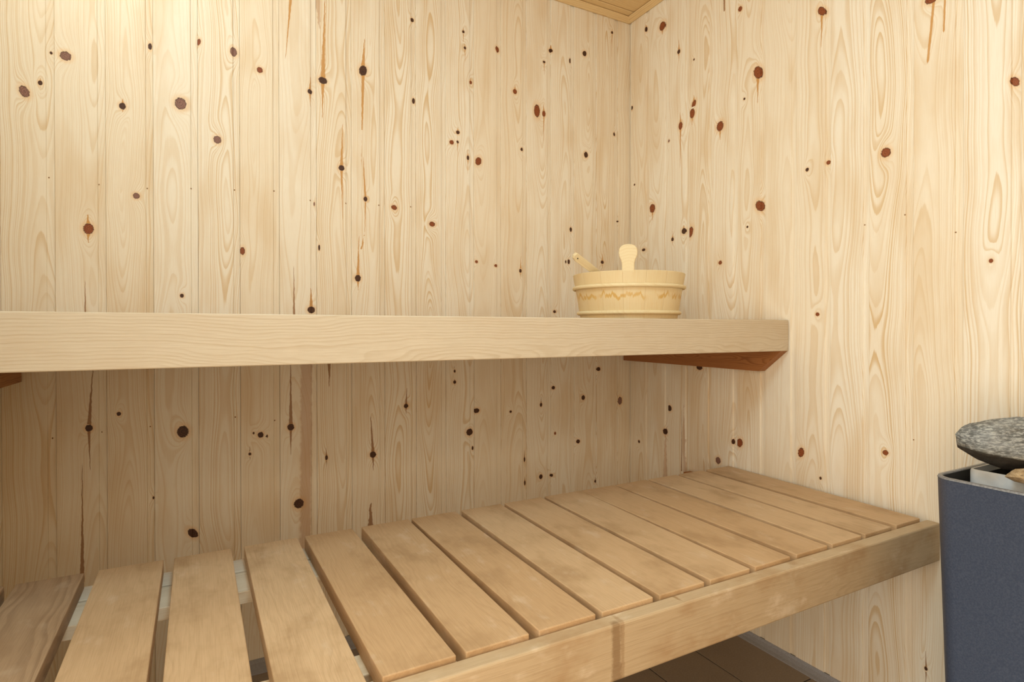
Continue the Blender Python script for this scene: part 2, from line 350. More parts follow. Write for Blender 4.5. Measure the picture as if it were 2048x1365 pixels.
# ------------------------------------------------------------------ panelled walls
# knots: wall, position along wall, height, half width, half height (mm), tilt, kind, resin up, resin down (mm)
KNOTS = [
 (0,-1720,940,8.7,13.4,20,2,0,0), (0,-1692,965,4.4,5.6,0,0,6,6), (0,-1673,1038,2.7,3.4,0,0,0,0), (0,-1646,1036,11.0,10.3,-30,2,0,0), (0,-1538,941,6.9,8.3,0,0,10,7),
 (0,-1418,969,12.9,14.9,0,2,0,0), (0,-1337,892,9.1,10.2,0,2,0,0), (0,-1511,730,7.1,7.2,0,2,0,0), (0,-1605,643,10.4,12.8,0,1,21,21), (0,-1482,1097,4.1,8.5,0,0,0,0),
 (0,-1378,1131,4.4,8.8,-15,1,0,0), (0,-1299,1125,8.1,11.6,0,2,0,0), (0,-1237,1091,7.3,7.9,0,1,0,0), (0,-1111,1059,6.5,6.8,0,0,36,36), (0,-1077,1096,12.0,9.7,-10,0,221,97),
 (0,-1027,861,8.3,8.4,0,0,119,140), (0,-1280,612,5.9,10.4,0,1,0,0), (0,-1417,492,4.3,5.0,0,0,0,0), (0,-1109,461,10.5,9.6,0,0,52,0), (0,-1088,633,2.7,8.3,0,0,0,0),
 (0,-966,1147,11.4,15.7,-15,0,78,264), (0,-960,781,5.7,7.2,0,0,179,107), (0,-982,553,8.5,10.0,0,0,114,26), (0,-876,765,9.0,7.3,-15,1,0,0), (0,-758,726,9.6,7.6,0,1,0,0),
 (0,-819,1330,6.2,5.9,0,0,0,0), (0,-815,1090,4.7,8.9,0,0,0,0), (0,-654,1334,4.2,4.7,0,0,9,39), (0,-649,1285,4.2,4.7,0,0,9,39), (0,-535,1308,7.2,9.6,15,1,0,0),
 (0,-628,1183,5.2,5.5,0,1,9,0), (0,-471,1184,7.5,8.2,0,1,13,0), (0,-673,1018,5.9,6.2,0,0,12,0), (0,-674,988,4.2,4.6,0,0,0,42), (0,-694,984,7.5,6.9,0,1,0,0),
 (0,-639,944,4.3,7.8,0,0,19,44), (0,-603,938,10.5,13.4,-20,1,0,0), (0,-387,1136,11.7,21.7,0,1,0,0), (0,-360,1131,6.9,10.1,0,1,23,84), (0,-445,999,5.7,5.8,0,0,0,0),
 (0,-187,1018,8.6,10.5,0,0,0,0), (0,-332,1350,7.0,6.7,0,0,13,0), (0,-359,1305,4.9,4.2,0,0,0,40), (0,-254,1332,4.1,8.6,0,0,0,0), (0,-193,1371,8.5,9.6,-15,0,0,0),
 (0,-72,1474,4.5,5.4,0,0,9,86), (0,-61,1110,5.7,7.2,0,0,9,0), (0,-46,797,3.7,2.9,0,0,0,0), (0,-610,620,5.2,4.7,0,1,0,0), (0,-541,611,6.3,4.8,0,1,0,0),
 (0,-451,599,4.7,6.6,0,0,43,20), (0,-250,751,6.2,8.6,0,0,9,0), (0,-260,639,5.2,8.6,0,0,0,0), (0,-272,638,3.1,5.2,0,0,0,0), (0,-116,645,6.7,6.2,0,0,25,18),
 (0,-318,466,6.0,5.1,0,0,0,0), (0,-1100,753,2.0,5.5,0,2,0,0), (0,-1606,178,7.6,8.2,0,0,140,93), (0,-1548,207,4.4,4.8,0,0,0,0), (0,-1416,153,13.0,15.0,0,0,0,0),
 (0,-1238,129,7.3,7.9,0,0,0,0), (0,-1255,135,2.4,3.3,0,0,0,0), (0,-1223,124,3.1,4.6,0,0,0,0), (0,-1264,81,3.6,3.9,0,0,16,12), (0,-1163,143,8.9,9.5,0,0,183,68),
 (0,-1143,-67,12.9,13.6,0,0,0,0), (0,-1395,-105,8.8,15.1,40,0,0,0), (0,-1479,-4,2.1,3.7,0,0,0,0), (0,-841,179,6.9,6.7,0,0,48,18), (0,-940,45,9.4,9.4,0,0,104,38),
 (0,-1070,50,4.0,7.0,0,0,22,18), (0,-685,277,3.3,4.7,0,0,12,8), (0,-685,243,5.0,5.4,0,0,12,6), (0,-611,149,10.4,7.9,0,0,0,0), (0,-634,83,12.0,11.0,0,0,0,0),
 (0,-623,31,3.5,6.3,0,0,0,0), (0,-488,137,4.6,4.1,0,0,0,0), (0,-372,152,4.9,6.7,0,0,20,0), (0,-323,207,7.0,6.0,0,0,0,0), (0,-199,166,7.5,8.8,0,0,0,0),
 (0,-133,264,8.8,7.1,0,0,0,0), (0,-221,14,8.5,7.0,0,0,0,0), (0,-316,51,4.0,5.1,0,1,0,0), (0,-434,-26,3.1,8.3,0,0,23,0), (0,-373,-90,6.9,8.4,0,0,0,0),
 (0,-330,-91,6.0,5.1,0,0,0,0), (0,-433,-104,3.1,8.3,0,0,13,0), (0,-144,-136,4.4,5.3,0,0,11,0), (0,-36,145,9.2,14.6,0,2,0,0), (0,-1678,754,1.2,1.5,0,3,0,0),
 (0,-1585,749,1.2,1.5,0,3,0,0), (0,-1489,751,1.3,1.6,0,3,0,0), (0,-1396,761,1.4,1.6,0,3,0,0), (0,-1298,769,1.5,1.7,0,3,0,0), (0,-1203,777,1.6,1.7,0,3,0,0),
 (0,-1111,761,1.7,1.8,0,3,0,0), (0,-1015,763,1.8,1.8,0,3,0,0), (0,-921,767,1.9,1.9,0,3,0,0), (0,-825,772,2.0,1.9,0,3,0,0), (0,-1674,160,1.4,1.8,0,3,0,0),
 (0,-1582,166,1.3,1.5,0,3,0,0), (0,-1298,180,1.5,1.7,0,3,0,0), (0,-1203,164,1.6,1.7,0,3,0,0), (0,-1485,171,1.3,1.6,0,3,0,0), (1,-171,1438,14.4,15.3,25,1,0,14),
 (1,-88,1465,5.2,8.8,0,0,9,0), (1,-247,1319,6.7,7.4,0,0,33,25), (1,-313,1266,3.2,3.2,0,0,0,0), (1,-491,1340,7.0,8.0,35,1,0,0), (1,-741,1212,8.6,15.1,35,1,0,78),
 (1,-552,1131,13.2,19.7,25,1,0,68), (1,-989,1118,13.4,9.7,0,1,0,0), (1,-1132,887,6.2,10.6,25,1,0,0), (1,-313,1125,8.4,12.7,-30,1,16,0), (1,-306,1097,10.6,16.0,0,1,0,22),
 (1,-255,1073,8.9,13.1,0,1,33,128), (1,-418,1021,13.3,15.1,0,1,0,27), (1,-200,1039,5.9,5.0,0,2,0,0), (1,-14,1213,5.5,7.3,0,0,0,9), (1,-28,930,4.1,3.6,0,0,0,0),
 (1,-506,1073,3.5,3.6,0,0,0,0), (1,-896,813,10.9,11.5,15,1,0,0), (1,-757,826,5.9,5.6,0,1,0,0), (1,-702,821,4.9,5.2,0,0,0,0), (1,-122,827,13.8,15.7,0,1,0,28),
 (1,-559,754,13.1,16.9,40,1,0,0), (1,-270,726,9.9,9.8,15,0,10,0), (1,-299,718,10.7,17.7,-20,1,0,0), (1,-219,706,5.8,6.7,0,0,22,17), (1,-517,701,3.4,3.6,0,0,0,0),
 (1,-77,688,9.2,5.0,0,0,0,0), (1,-419,608,6.7,6.1,0,1,0,0), (1,-1096,544,3.7,4.5,0,1,0,0), (1,-731,445,5.4,5.1,0,1,0,0), (1,-337,285,12.4,7.9,0,0,0,0),
 (1,-205,140,10.5,10.1,-15,0,0,0), (1,-53,1,5.4,5.4,0,0,0,0), (1,-184,58,9.5,10.2,0,0,0,0), (1,-412,6,9.6,10.7,0,2,0,0), (1,-491,74,10.6,13.2,-15,1,0,0),
 (1,-467,73,5.4,7.4,0,0,0,0), (1,-686,83,8.6,13.1,-15,1,0,0), (1,-897,123,6.6,6.3,0,1,0,0), (1,-740,28,3.3,3.8,0,0,0,0), (1,-982,-331,3.4,4.4,0,0,35,35),
 (1,-956,163,1.3,1.4,0,3,0,0), (1,-1034,610,1.2,1.4,0,3,0,0), (1,-847,655,1.5,1.5,0,3,0,0), (1,-937,663,1.3,1.5,0,3,0,0),
]
STREAKS = [(0,-1159,1309,-1174,1131,4.4,0,0),(0,-1612,419,-1612,524,2.8,1,0),(0,-1154,434,-1154,582,3.8,1,0),(0,-1620,-180,-1619,100,4.7,1,0),(0,-1062,316,-1062,246,5.4,1,0),(0,-948,-178,-947,-92,13.1,1,0),(0,-1127,-230,-1121,430,17.5,2,1),(0,-962,678,-973,634,2.9,0,1),(0,-1091,1328,-1084,1234,15.9,2,0),(1,-993,1110,-981,978,2.9,0,1),(1,-1014,1108,-1012,1033,2.3,0,1),(1,-433,1402,-433,1359,3.7,1,1),(1,-184,-166,-184,64,14.0,2,0),(1,-274,-145,-269,168,15.0,2,0),(1,-262,-60,-262,150,4.0,1,0)]


def vnoise(x, y, seed=0):
    return mnoise.noise(Vector((x, y, seed*7.31+0.5)))
def smooth_noise_1d(z, rng, amps):
    out = np.zeros_like(z)
    for wl, am in amps:
        ph = rng.uniform(0, 2*math.pi, 3)
        out += am*(np.sin(2*math.pi*z/wl+ph[0])+0.6*np.sin(2*math.pi*z/(wl*0.61)+ph[1])+0.4*np.sin(2*math.pi*z/(wl*0.37)+ph[2]))/1.6
    return out

def panel_wall(name, wall_id, joints, a0, a1, place, mat, z0, z1, dz=0.005, flip=False, seed=1):
    """boards run vertically; coordinate a runs along the wall; place(a, depth, z) gives the world point"""
    rng = np.random.default_rng(seed)
    STRIP, DEP = 0.0150, 0.0035
    V = []; Fc = []; A_g = []; A_k = []; A_s = []; A_i = []
    m = -1 if wall_id == 1 else 1                          # on the right wall a runs from the corner towards the door
    kn = [(k[0], m*k[1])+k[2:] for k in KNOTS if k[0] == wall_id]
    stk = [(q[0], m*q[1], q[2], m*q[3])+q[4:] for q in STREAKS if q[0] == wall_id]
    streaks = []
    for s in stk:
        streaks.append((s[1]/1e3, s[2]/1e3, s[3]/1e3, s[4]/1e3, s[5]/1e3, s[6], s[7]))
    for k in kn:
        a, z, ra, rz = k[1]/1e3, k[2]/1e3, k[3]/1e3, k[4]/1e3
        if k[7] > 0: streaks.append((a, z+rz*0.45, a+0.03*k[7]/1e3*((k[1] % 5)-2), z+k[7]/1e3+rz, max(0.0022, ra*0.62), 1 if k[6] == 0 and z < 0.33 else 0, 0))
        if k[8] > 0: streaks.append((a, z-rz*0.45, a+0.02*k[8]/1e3*((k[1] % 3)-1), z-k[8]/1e3-rz, max(0.0020, ra*0.45), 0 if z > 0.33 else 1, 0))
    zs = np.arange(z0, z1+1e-6, dz)
    nz = len(zs)
    base = 0
    for bi in range(len(joints)-1):
        j0, j1 = joints[bi], joints[bi+1]
        brnd = rng.random(); strength = rng.uniform(0.38, 0.90)
        w = j1-j0
        cols = []
        face_end = j1-STRIP
        if face_end > j0+0.004:
            cols += [(j0+0.0001, -DEP-0.0026), (j0+0.0002, -0.0008), (j0+0.0010, 0.0)]
            n = max(2, int((face_end-j0-0.004)/0.0040))
            cols += [(x, 0.0) for x in np.linspace(j0+0.0035, face_end-0.0016, n)]
            cols += [(face_end-0.0008, -0.0004), (face_end+0.0004, -DEP)]
        else:
            cols += [(j0+0.0004, -DEP)]
        cols += [(x, -DEP) for x in np.linspace(max(face_end, j0)+0.004, j1-0.0004, 4)] + [(j1-0.00005, -DEP-0.0026)]
        # clip at the ends of the wall
        full = cols
        cols = [c for c in full if a0 <= c[0] <= a1]
        if len(cols) >= 1 and full[0][0] < a0: cols = [(a0, cols[0][1])]+cols
        if len(cols) >= 1 and full[-1][0] > a1: cols = cols+[(a1, cols[-1][1])]
        if len(cols) < 2: continue
        ca = np.array([c[0] for c in cols]); cdp = np.array([c[1] for c in cols])
        na = len(ca)
        Ag, Zg = np.meshgrid(ca, zs)                       # rows z, columns a
        # ring field: distance from the pith
        pith = (j0+j1)/2+rng.uniform(-0.030, 0.030)+smooth_noise_1d(zs, rng, ((1.3, 0.006), (0.45, 0.003)))
        h = rng.uniform(0.012, 0.045)+rng.uniform(-0.016, 0.016)*(zs-0.5)+smooth_noise_1d(zs, rng, ((1.9, 0.013), (0.75, 0.0045)))
        h = np.maximum(h, 0.001)
        sp = rng.uniform(0.0030, 0.0056)
        u = Ag-pith[:, None]
        Fr = np.sqrt(u*u+(h[:, None])**2)
        K = np.zeros(Ag.shape+(3,)); K[..., 0] = 50.0
        ID = np.zeros(Ag.shape+(3,)); S = np.zeros(Ag.shape+(3,)); S[..., 0] = 50.0; S[..., 1] = 2.0
        best = np.full(Ag.shape, 1e9)
        for ki, k in enumerate(kn):
            a, z, ra, rz = k[1]/1e3, k[2]/1e3, k[3]/1e3, k[4]/1e3
            if a < j0-0.03 or a > j1+0.03: continue
            da = Ag-a; dzz = Zg-z
            if k[6] != 3:
                sx_, sz_ = ra*1.1+0.0055, rz*1.6+0.016
                Fr = Fr + np.sign(0.6 if (k[1] % 3) else -0.6)*min(0.022, 0.006+1.1*ra)*np.exp(-(da/sx_)**2-(dzz/sz_)**2)
            if a < j0-0.002 or a > j1+0.002: continue
            c, s = math.cos(R(k[5])), math.sin(R(k[5]))
            p = (da*c+dzz*s)/ra; q = (-da*s+dzz*c)/rz
            rad = np.sqrt(p*p+q*q)
            reach = (np.abs(da) < ra*1.6+0.011) & (np.abs(dzz) < rz*1.6+0.013)
            better = reach & (rad < best)
            best = np.where(better, rad, best)
            K[..., 0] = np.where(better, p, K[..., 0]); K[..., 1] = np.where(better, q, K[..., 1]); K[..., 2] = np.where(better, float(k[6]), K[..., 2])
            ID[..., 0] = np.where(better, ki+1.0, ID[..., 0])
        bests = np.full(Ag.shape, 1e9)
        for si, s in enumerate(streaks):
            xa, za, xb, zb, hw, tone, shape = s
            if min(xa, xb) < j0-0.004 or max(xa, xb) > j1+0.004: continue
            t_ = (Zg-za)/(zb-za)
            cx = xa+(xb-xa)*np.clip(t_, 0, 1)
            d = (Ag-cx)
            reach = (np.abs(d) < hw*1.5+0.010) & (t_ > -0.0-0.008/abs(zb-za)) & (t_ < 1+0.008/abs(zb-za))
            better = reach & (np.abs(d) < bests)
            bests = np.where(better, np.abs(d), bests)
            S[..., 0] = np.where(better, d/hw, S[..., 0]); S[..., 1] = np.where(better, t_, S[..., 1]); S[..., 2] = np.where(better, tone, S[..., 2])
            ID[..., 1] = np.where(better, si+1.0, ID[..., 1]); ID[..., 2] = np.where(better, shape, ID[..., 2])
        Fr = Fr/sp
        G = np.stack([Fr, np.full(Ag.shape, brnd), np.full(Ag.shape, strength)], -1)
        for iz in range(nz):
            zz = zs[iz]
            for ia in range(na): V.append(place(ca[ia], cdp[ia], zz))
        A_g.append(G.reshape(-1, 3)); A_k.append(K.reshape(-1, 3)); A_s.append(S.reshape(-1, 3)); A_i.append(ID.reshape(-1, 3))
        for iz in range(nz-1):
            r0 = base+iz*na; r1 = r0+na
            for ia in range(na-1):
                f = (r0+ia, r0+ia+1, r1+ia+1, r1+ia)
                Fc.append(f[::-1] if flip else f)
        base += na*nz
    o = mesh_obj(name, V, Fc, mat)
    me = o.data
    for nm, arr in (('grain', A_g), ('knot', A_k), ('streak', A_s), ('ids', A_i)):
        at = me.attributes.new(nm, 'FLOAT_VECTOR', 'POINT')
        at.data.foreach_set('vector', np.concatenate(arr).astype(np.float32).ravel())
    tag(o, kind='structure')
    return o

jb = [-1.6670+0.0954*k for k in range(-2, 21)]
jb = [j for j in jb if j < XR] + [XR+0.05]   # the last board runs on behind the corner
wall_back = panel_wall('wall_back', 0, jb, XL, XR+0.014, lambda a, d, z: (a, -d+0.0, z), M_PINE, -0.463, 1.54, seed=11)
jr = [0.5762+0.0944*k for k in range(-7, 21)]
wall_right = panel_wall('wall_right', 1, jr, 0.0012, -YF, lambda a, d, z: (XR-d, -a, z), M_PINE, -0.463, 1.54, seed=27)
DY0, DY1, DZ1 = -2.24, -1.36, 1.42
jl = [YF-0.02+0.0944*k for k in range(0, 28)]
wall_left = panel_wall('wall_left', 2, jl, DY1, YB-0.0005, lambda a, d, z: (XL+d, a, z), M_PINE, -0.463, 1.54, dz=0.02, flip=False, seed=5)
bm = bmesh.new()
box_bm(XL-0.05, XL, YF, DY0, ZF, 1.56, bm); box_bm(XL-0.05, XL, DY0, DY1, DZ1, 1.56, bm)
o = bm_obj('wall_left_frame', bm, M_TRIM); o['seed'] = 3.0; tag(o, kind='structure')
wf = bm_obj('wall_front', box_bm(XL-0.02, XR+0.02, YF-0.08, YF, ZF, 1.56), M_TRIM); wf['seed'] = 4.0
tag(wf, kind='structure')
# outer skins so that the boards have a solid wall behind them
for nm, bb in (('wall_back_shell', (XL-0.08, XR+0.08, 0.012, 0.06, ZF-0.02, 1.60)),
               ('wall_right_shell', (XR+0.012, XR+0.06, YF-0.08, 0.012, ZF-0.02, 1.60)),
               ('wall_left_shell', (XL-0.06, XL-0.012, DY1, 0.012, ZF-0.02, 1.60))):
    s = bm_obj(nm, box_bm(*bb), M_GROUT); tag(s, kind='structure')

# ------------------------------------------------------------------ ceiling: tongue-and-groove boards along the back wall
bm = bmesh.new()
y = 0.010; k = 0
while y > YF-0.1:
    y2 = -0.054 if k == 0 else y-0.0944
    box_bm(XL-0.01, XR+0.01, y2+0.0040, y, ZC, ZC+0.015, bm)
    y = y2; k += 1
box_bm(XL-0.02, XR+0.02, YF-0.08, 0.02, ZC+0.009, ZC+0.03, bm)
bmesh.ops.translate(bm, verts=bm.verts, vec=(0.9, 0, -ZC))
ceil = bm_obj('ceiling', bm, M_TRIM, loc=(-0.9, 0, ZC)); ceil['seed'] = 2.0; tag(ceil, kind='structure'); bevel(ceil, 0.0015, 1)

def cornice(name, L, loc, rotz, seed):
    prof = [(0, -0.011), (0, 0.0), (0.026, 0.0), (0.026, -0.004), (0.021, -0.006), (0.006, -0.0125), (0.002, -0.0125)]
    bm = bmesh.new()
    rings = [[bm.verts.new((x, -p[0], p[1])) for p in prof] for x in (-L/2, L/2)]
    n = len(prof)
    for i in range(n): bm.faces.new((rings[0][i], rings[0][(i+1) % n], rings[1][(i+1) % n], rings[1][i]))
    bm.faces.new(rings[0]); bm.faces.new(rings[1][::-1])
    o = bm_obj(name, bm, M_TRIM, loc=loc, rot=(0, 0, rotz)); o['seed'] = seed; tag(o, kind='structure'); bevel(o, 0.001, 1)
    return o
cornice('trim_1', XR-XL, ((XL+XR)/2, 0.0, ZC-0.0015), 0, 6.0)
cornice('trim_2', -YF, (XR, YF/2, ZC-0.0015), R(-90), 7.0)
cornice('trim_3', -YF, (XL, YF/2, ZC-0.0015), R(90), 8.0)

# ------------------------------------------------------------------ floor: square tiles with dark grout, grey skirting strip
bm = bmesh.new()
box_bm(XL-0.02, XR+0.02, YF-0.1, 0.02, ZF-0.03, ZF-0.0025, bm)
fb = bm_obj('floor', bm, M_GROUT); tag(fb, kind='structure')
T = 0.1665; TY = 0.335; G = 0.0035
bm = bmesh.new()
x = -0.0205
while x > XL:
    y = -0.7370+TY*3+(0.0 if int(round((x+0.0205)/T)) % 2 == 0 else -0.063)
    while y > YF-0.1:
        ya, yb_, xa, xb_ = y-TY+G/2, min(y-G/2, -0.02), max(x-T+G/2, XL+0.0), x-G/2
        if yb_ > ya: box_bm(xa, xb_, ya, yb_, ZF-0.003, ZF, bm)
        y -= TY
    x -= T
tl = bm_obj('tiles', bm, M_TILE, parent=fb); bevel(tl, 0.0012, 2)
def skirting(name, L, loc, rotz):
    prof = [(0.0, 0.013), (0.0, -0.004), (0.052, -0.004), (0.052, 0.0006), (0.048, 0.0016), (0.030, 0.0030), (0.012, 0.0075), (0.003, 0.013)]
    if name == 'baseboard_right': prof = [(a*0.62, b) for a, b in prof]
    bm = bmesh.new()
    rings = [[bm.verts.new((x, -p[0], p[1])) for p in prof] for x in (-L/2, L/2)]
    n = len(prof)
    for i in range(n): bm.faces.new((rings[0][i], rings[0][(i+1) % n], rings[1][(i+1) % n], rings[1][i]))
    bm.faces.new(rings[0]); bm.faces.new(rings[1][::-1])
    return tag(bm_obj(name, bm, M_COVE, loc=loc, rot=(0, 0, rotz)), kind='structure')
skirting('baseboard_back', XR-XL, ((XL+XR)/2, 0.0, ZF), 0)
skirting('baseboard_right', -YF, (XR, YF/2, ZF), R(-90))
skirting('baseboard_left', -YF, (XL, YF/2, ZF), R(90))

# ------------------------------------------------------------------ lower bench
lb = empty('lower_bench', (-0.9, -0.73, 0.0))
tag(lb, 'low sauna bench of spaced cross slats behind a worn front board', 'bench')
SL = [(-1.6377,-1.5489,None,None),(-1.529,-1.4346,None,None),(-1.4181,-1.3267,None,None),(-1.3049,-1.2103,None,None),
 (-1.1966,-1.1039,-1.188,-1.0939),(-1.0847,-0.9847,-1.0805,-0.988),(-0.978,-0.8755,-0.9725,-0.8775),(-0.8613,-0.7622,-0.8662,-0.7691),
 (-0.7518,-0.6502,-0.756,-0.6603),(-0.6412,-0.5341,-0.6467,-0.5525),(-0.5335,-0.4289,-0.5387,-0.4459),(-0.424,-0.3189,-0.4282,-0.3376),
 (-0.3102,-0.2094,-0.3225,-0.2285),(-0.1999,-0.1089,-0.2161,-0.1236),(-0.0926,0.0020,-0.1048,-0.0149)]
SL = [(-1.745,-1.652,None,None)] + SL
for i, (a, b, c, d) in enumerate(SL):
    if c is None: c, d = a+0.004, b+0.004
    yb_, yf_ = -0.457, -0.9805
    if i == 0: a, c = max(a, XL+0.01), max(c, XL+0.01)
    bcx, fcx = (a+b)/2, (c+d)/2
    cx, cy = (bcx+fcx)/2, (yb_+yf_)/2
    # local X runs from back to front (grain), local Y across
    bm = bmesh.new()
    def P(wx, wy, z): return (-(wy-cy), (wx-cx), z)
    vs = []
    N = 8
    rr = random.Random(i)
    for z in (-0.027, 0.0):
        row = []
        for s in range(N+1):
            t_ = s/N; yy = yb_+(yf_-yb_)*t_
            row.append((bm.verts.new(P(a+(c-a)*t_, yy, z)), bm.verts.new(P(b+(d-b)*t_, yy, z))))
        vs.append(row)
    for s in range(N):
        (l0, r0), (l1, r1) = vs[1][s], vs[1][s+1]; (L0, R0), (L1, R1) = vs[0][s], vs[0][s+1]
        bm.faces.new((l0, l1, r1, r0)); bm.faces.new((L0, R0, R1, L1))
        bm.faces.new((l0, L0, L1, l1)); bm.faces.new((r0, r1, R1, R0))
    bm.faces.new((vs[1][0][0], vs[1][0][1], vs[0][0][1], vs[0][0][0])); bm.faces.new((vs[1][N][0], vs[0][N][0], vs[0][N][1], vs[1][N][1]))
    o = bm_obj('slat', bm, M_SLAT_WORN if i <= 1 else M_SLAT, parent=lb, loc=(cx+0.9, cy+0.73, 0.0), rot=(0, 0, R(-90)))
    o['seed'] = [0.23, 3.31, 5.12, 7.77, 1.91, 2.43, 9.05, 4.24, 6.61, 8.18, 10.3, 11.9, 12.4, 13.7, 14.2, 15.6][i]
    bevel(o, 0.0015, 2)
timber('front_board', XL+0.004, 0.0075, -1.009, -0.9825, -0.086, -0.0055, M_FASCIA_LOW, lb, 'x', 0.003, 0.4)
o = lb.children[-1]
for (y0, y1) in ((-0.506, -0.447), (-0.596, -0.513), (-0.922, -0.873), (-0.9815, -0.938)):
    timber('batten', XL+0.006, -0.004, y0, y1, -0.0490 if y0 != -0.596 else -0.0480, -0.0272, M_BATTEN, lb, 'x', 0.001, -y0*9)
timber('end_cleat', -0.024, 0.0055, -0.9822, -0.30, -0.105, -0.0495, M_CLEAT, lb, 'y', 0.002, 3.0)
timber('end_cleat', XL+0.002, XL+0.030, -0.9822, -0.30, -0.105, -0.0495, M_CLEAT, lb, 'y', 0.002, 3.6)

# ------------------------------------------------------------------ upper bench
ub = empty('upper_bench', (-0.9, -0.35, 0.433))
tag(ub, 'high sauna bench seen from below with a smooth pale front board', 'bench')
fr = timber('front_board', XL+0.003, 0.004, -0.652, -0.624, 0.3505, 0.4330, M_FASCIA_UP, ub, 'x', 0.0018, 1.7)
fr.rotation_euler = (0, R(0.12), 0)
for k in range(6):
    y0 = -0.622+0.104*k
    timber('slat', XL+0.004, 0.004, y0, y0+0.088, 0.404, 0.4325, M_SLAT, ub, 'x', 0.002, 20.0+k)
def cleat(x0, x1, seed):
    w = x1-x0
    prof = [(-0.002, 0.292), (-0.002, 0.4035), (-0.6235, 0.4035), (-0.6235, 0.350), (-0.649, 0.3495), (-0.578, 0.2905)]
    bm = bmesh.new()
    y0 = -0.32; z0 = 0.35
    ra = [bm.verts.new((p[0]-y0, w/2, p[1]-z0)) for p in prof]; rb = [bm.verts.new((p[0]-y0, -w/2, p[1]-z0)) for p in prof]
    n = len(prof)
    for i in range(n): bm.faces.new((ra[i], ra[(i+1) % n], rb[(i+1) % n], rb[i]))
    bm.faces.new(ra); bm.faces.new(rb[::-1])
    bmesh.ops.triangulate(bm, faces=[f for f in bm.faces if len(f.verts) > 4])
    o = bm_obj('bracket', bm, M_CLEAT, parent=ub, rot=(0, 0, R(90)))
    o.location = ((x0+x1)/2+0.9, y0+0.35, z0-0.433); o['seed'] = seed
    return o
cleat(-0.021, 0.0055, 5.5)
cleat(XL+0.003, -1.7273, 6.4)

# ------------------------------------------------------------------ bucket on the upper bench
BX, BY, BZ = -0.366, -0.44, 0.4332
bk = empty('sauna_bucket', (BX, BY, BZ))
tag(bk, 'pale wooden sauna bucket with two hoops standing on the high bench', 'bucket')
H, RT, RB, TH = 0.119, 0.1475, 0.1260, 0.012
face_ang = math.atan2(CAM_POS.y-BY, CAM_POS.x-BX)
bm = bmesh.new(); N = 96
def rad_at(z): return RB+(RT-RB)*z/H
prof = [(0.0, 0.012), (rad_at(0.012)-TH, 0.012), (RT-TH, H-0.0015), (RT-TH+0.0015, H), (RT-0.0015, H), (RT, H-0.0015),
        (rad_at(H*0.5), H*0.5), (RB+0.001, 0.001), (RB-0.001, 0.0), (RB-TH, 0.0), (RB-TH, 0.006), (0.0, 0.006)]
rings = []
for r, z in prof:
    if r == 0: rings.append([bm.verts.new((0, 0, z))])
    else: rings.append([bm.verts.new((r*math.cos(2*math.pi*i/N), r*math.sin(2*math.pi*i/N), z)) for i in range(N)])
for a, b in zip(rings[:-1], rings[1:]):
    for i in range(N):
        j = (i+1) % N
        if len(a) == 1: bm.faces.new((a[0], b[i], b[j]))
        elif len(b) == 1: bm.faces.new((a[i], b[0], a[j]))
        else: bm.faces.new((a[i], b[i], b[j], a[j]))
bm_obj('body', bm, M_STAVE, parent=bk, smooth=True).modifiers.new('es', 'EDGE_SPLIT').split_angle = R(40)
def hoop(z, parent):
    bm = bmesh.new(); r0 = rad_at(z); n2 = 10; rg = []
    for i in range(N):
        a = 2*math.pi*i/N
        rg.append([bm.verts.new(((r0+0.0035+0.0048*math.cos(2*math.pi*j/n2))*math.cos(a), (r0+0.0035+0.0048*math.cos(2*math.pi*j/n2))*math.sin(a), z+0.0052*math.sin(2*math.pi*j/n2))) for j in range(n2)])
    for i in range(N):
        for j in range(n2):
            bm.faces.new((rg[i][j], rg[(i+1) % N][j], rg[(i+1) % N][(j+1) % n2], rg[i][(j+1) % n2]))
    o = bm_obj('hoop', bm, M_BUCKET, parent=parent, smooth=True); o['seed'] = z*50
    return o
hoop(0.083, bk); hoop(0.0165, bk)
# the raised stave that serves as the grip
prof = [(-0.0150, -0.006), (-0.0150, 0.012), (-0.0155, 0.018), (-0.0180, 0.026), (-0.0215, 0.034), (-0.0228, 0.042), (-0.0215, 0.052), (-0.0165, 0.059), (-0.0090, 0.0625), (0, 0.0635)]
prof = prof+[(-x, z) for x, z in prof[:-1][::-1]]
bm = bmesh.new(); n = len(prof)
ra = [bm.verts.new((0.0005, x, z)) for x, z in prof]; rb = [bm.verts.new((-0.0095, x, z)) for x, z in prof]
for i in range(n): bm.faces.new((ra[i], ra[(i+1) % n], rb[(i+1) % n], rb[i]))
bm.faces.new(ra); bm.faces.new(rb[::-1])
gr = bm_obj('grip', bm, M_BUCKET, parent=bk, rot=(0, 0, face_ang))
gr.location = (math.cos(face_ang)*(RT-0.0012), math.sin(face_ang)*(RT-0.0012), H); gr['seed'] = 2.2; bevel(gr, 0.0025, 3)

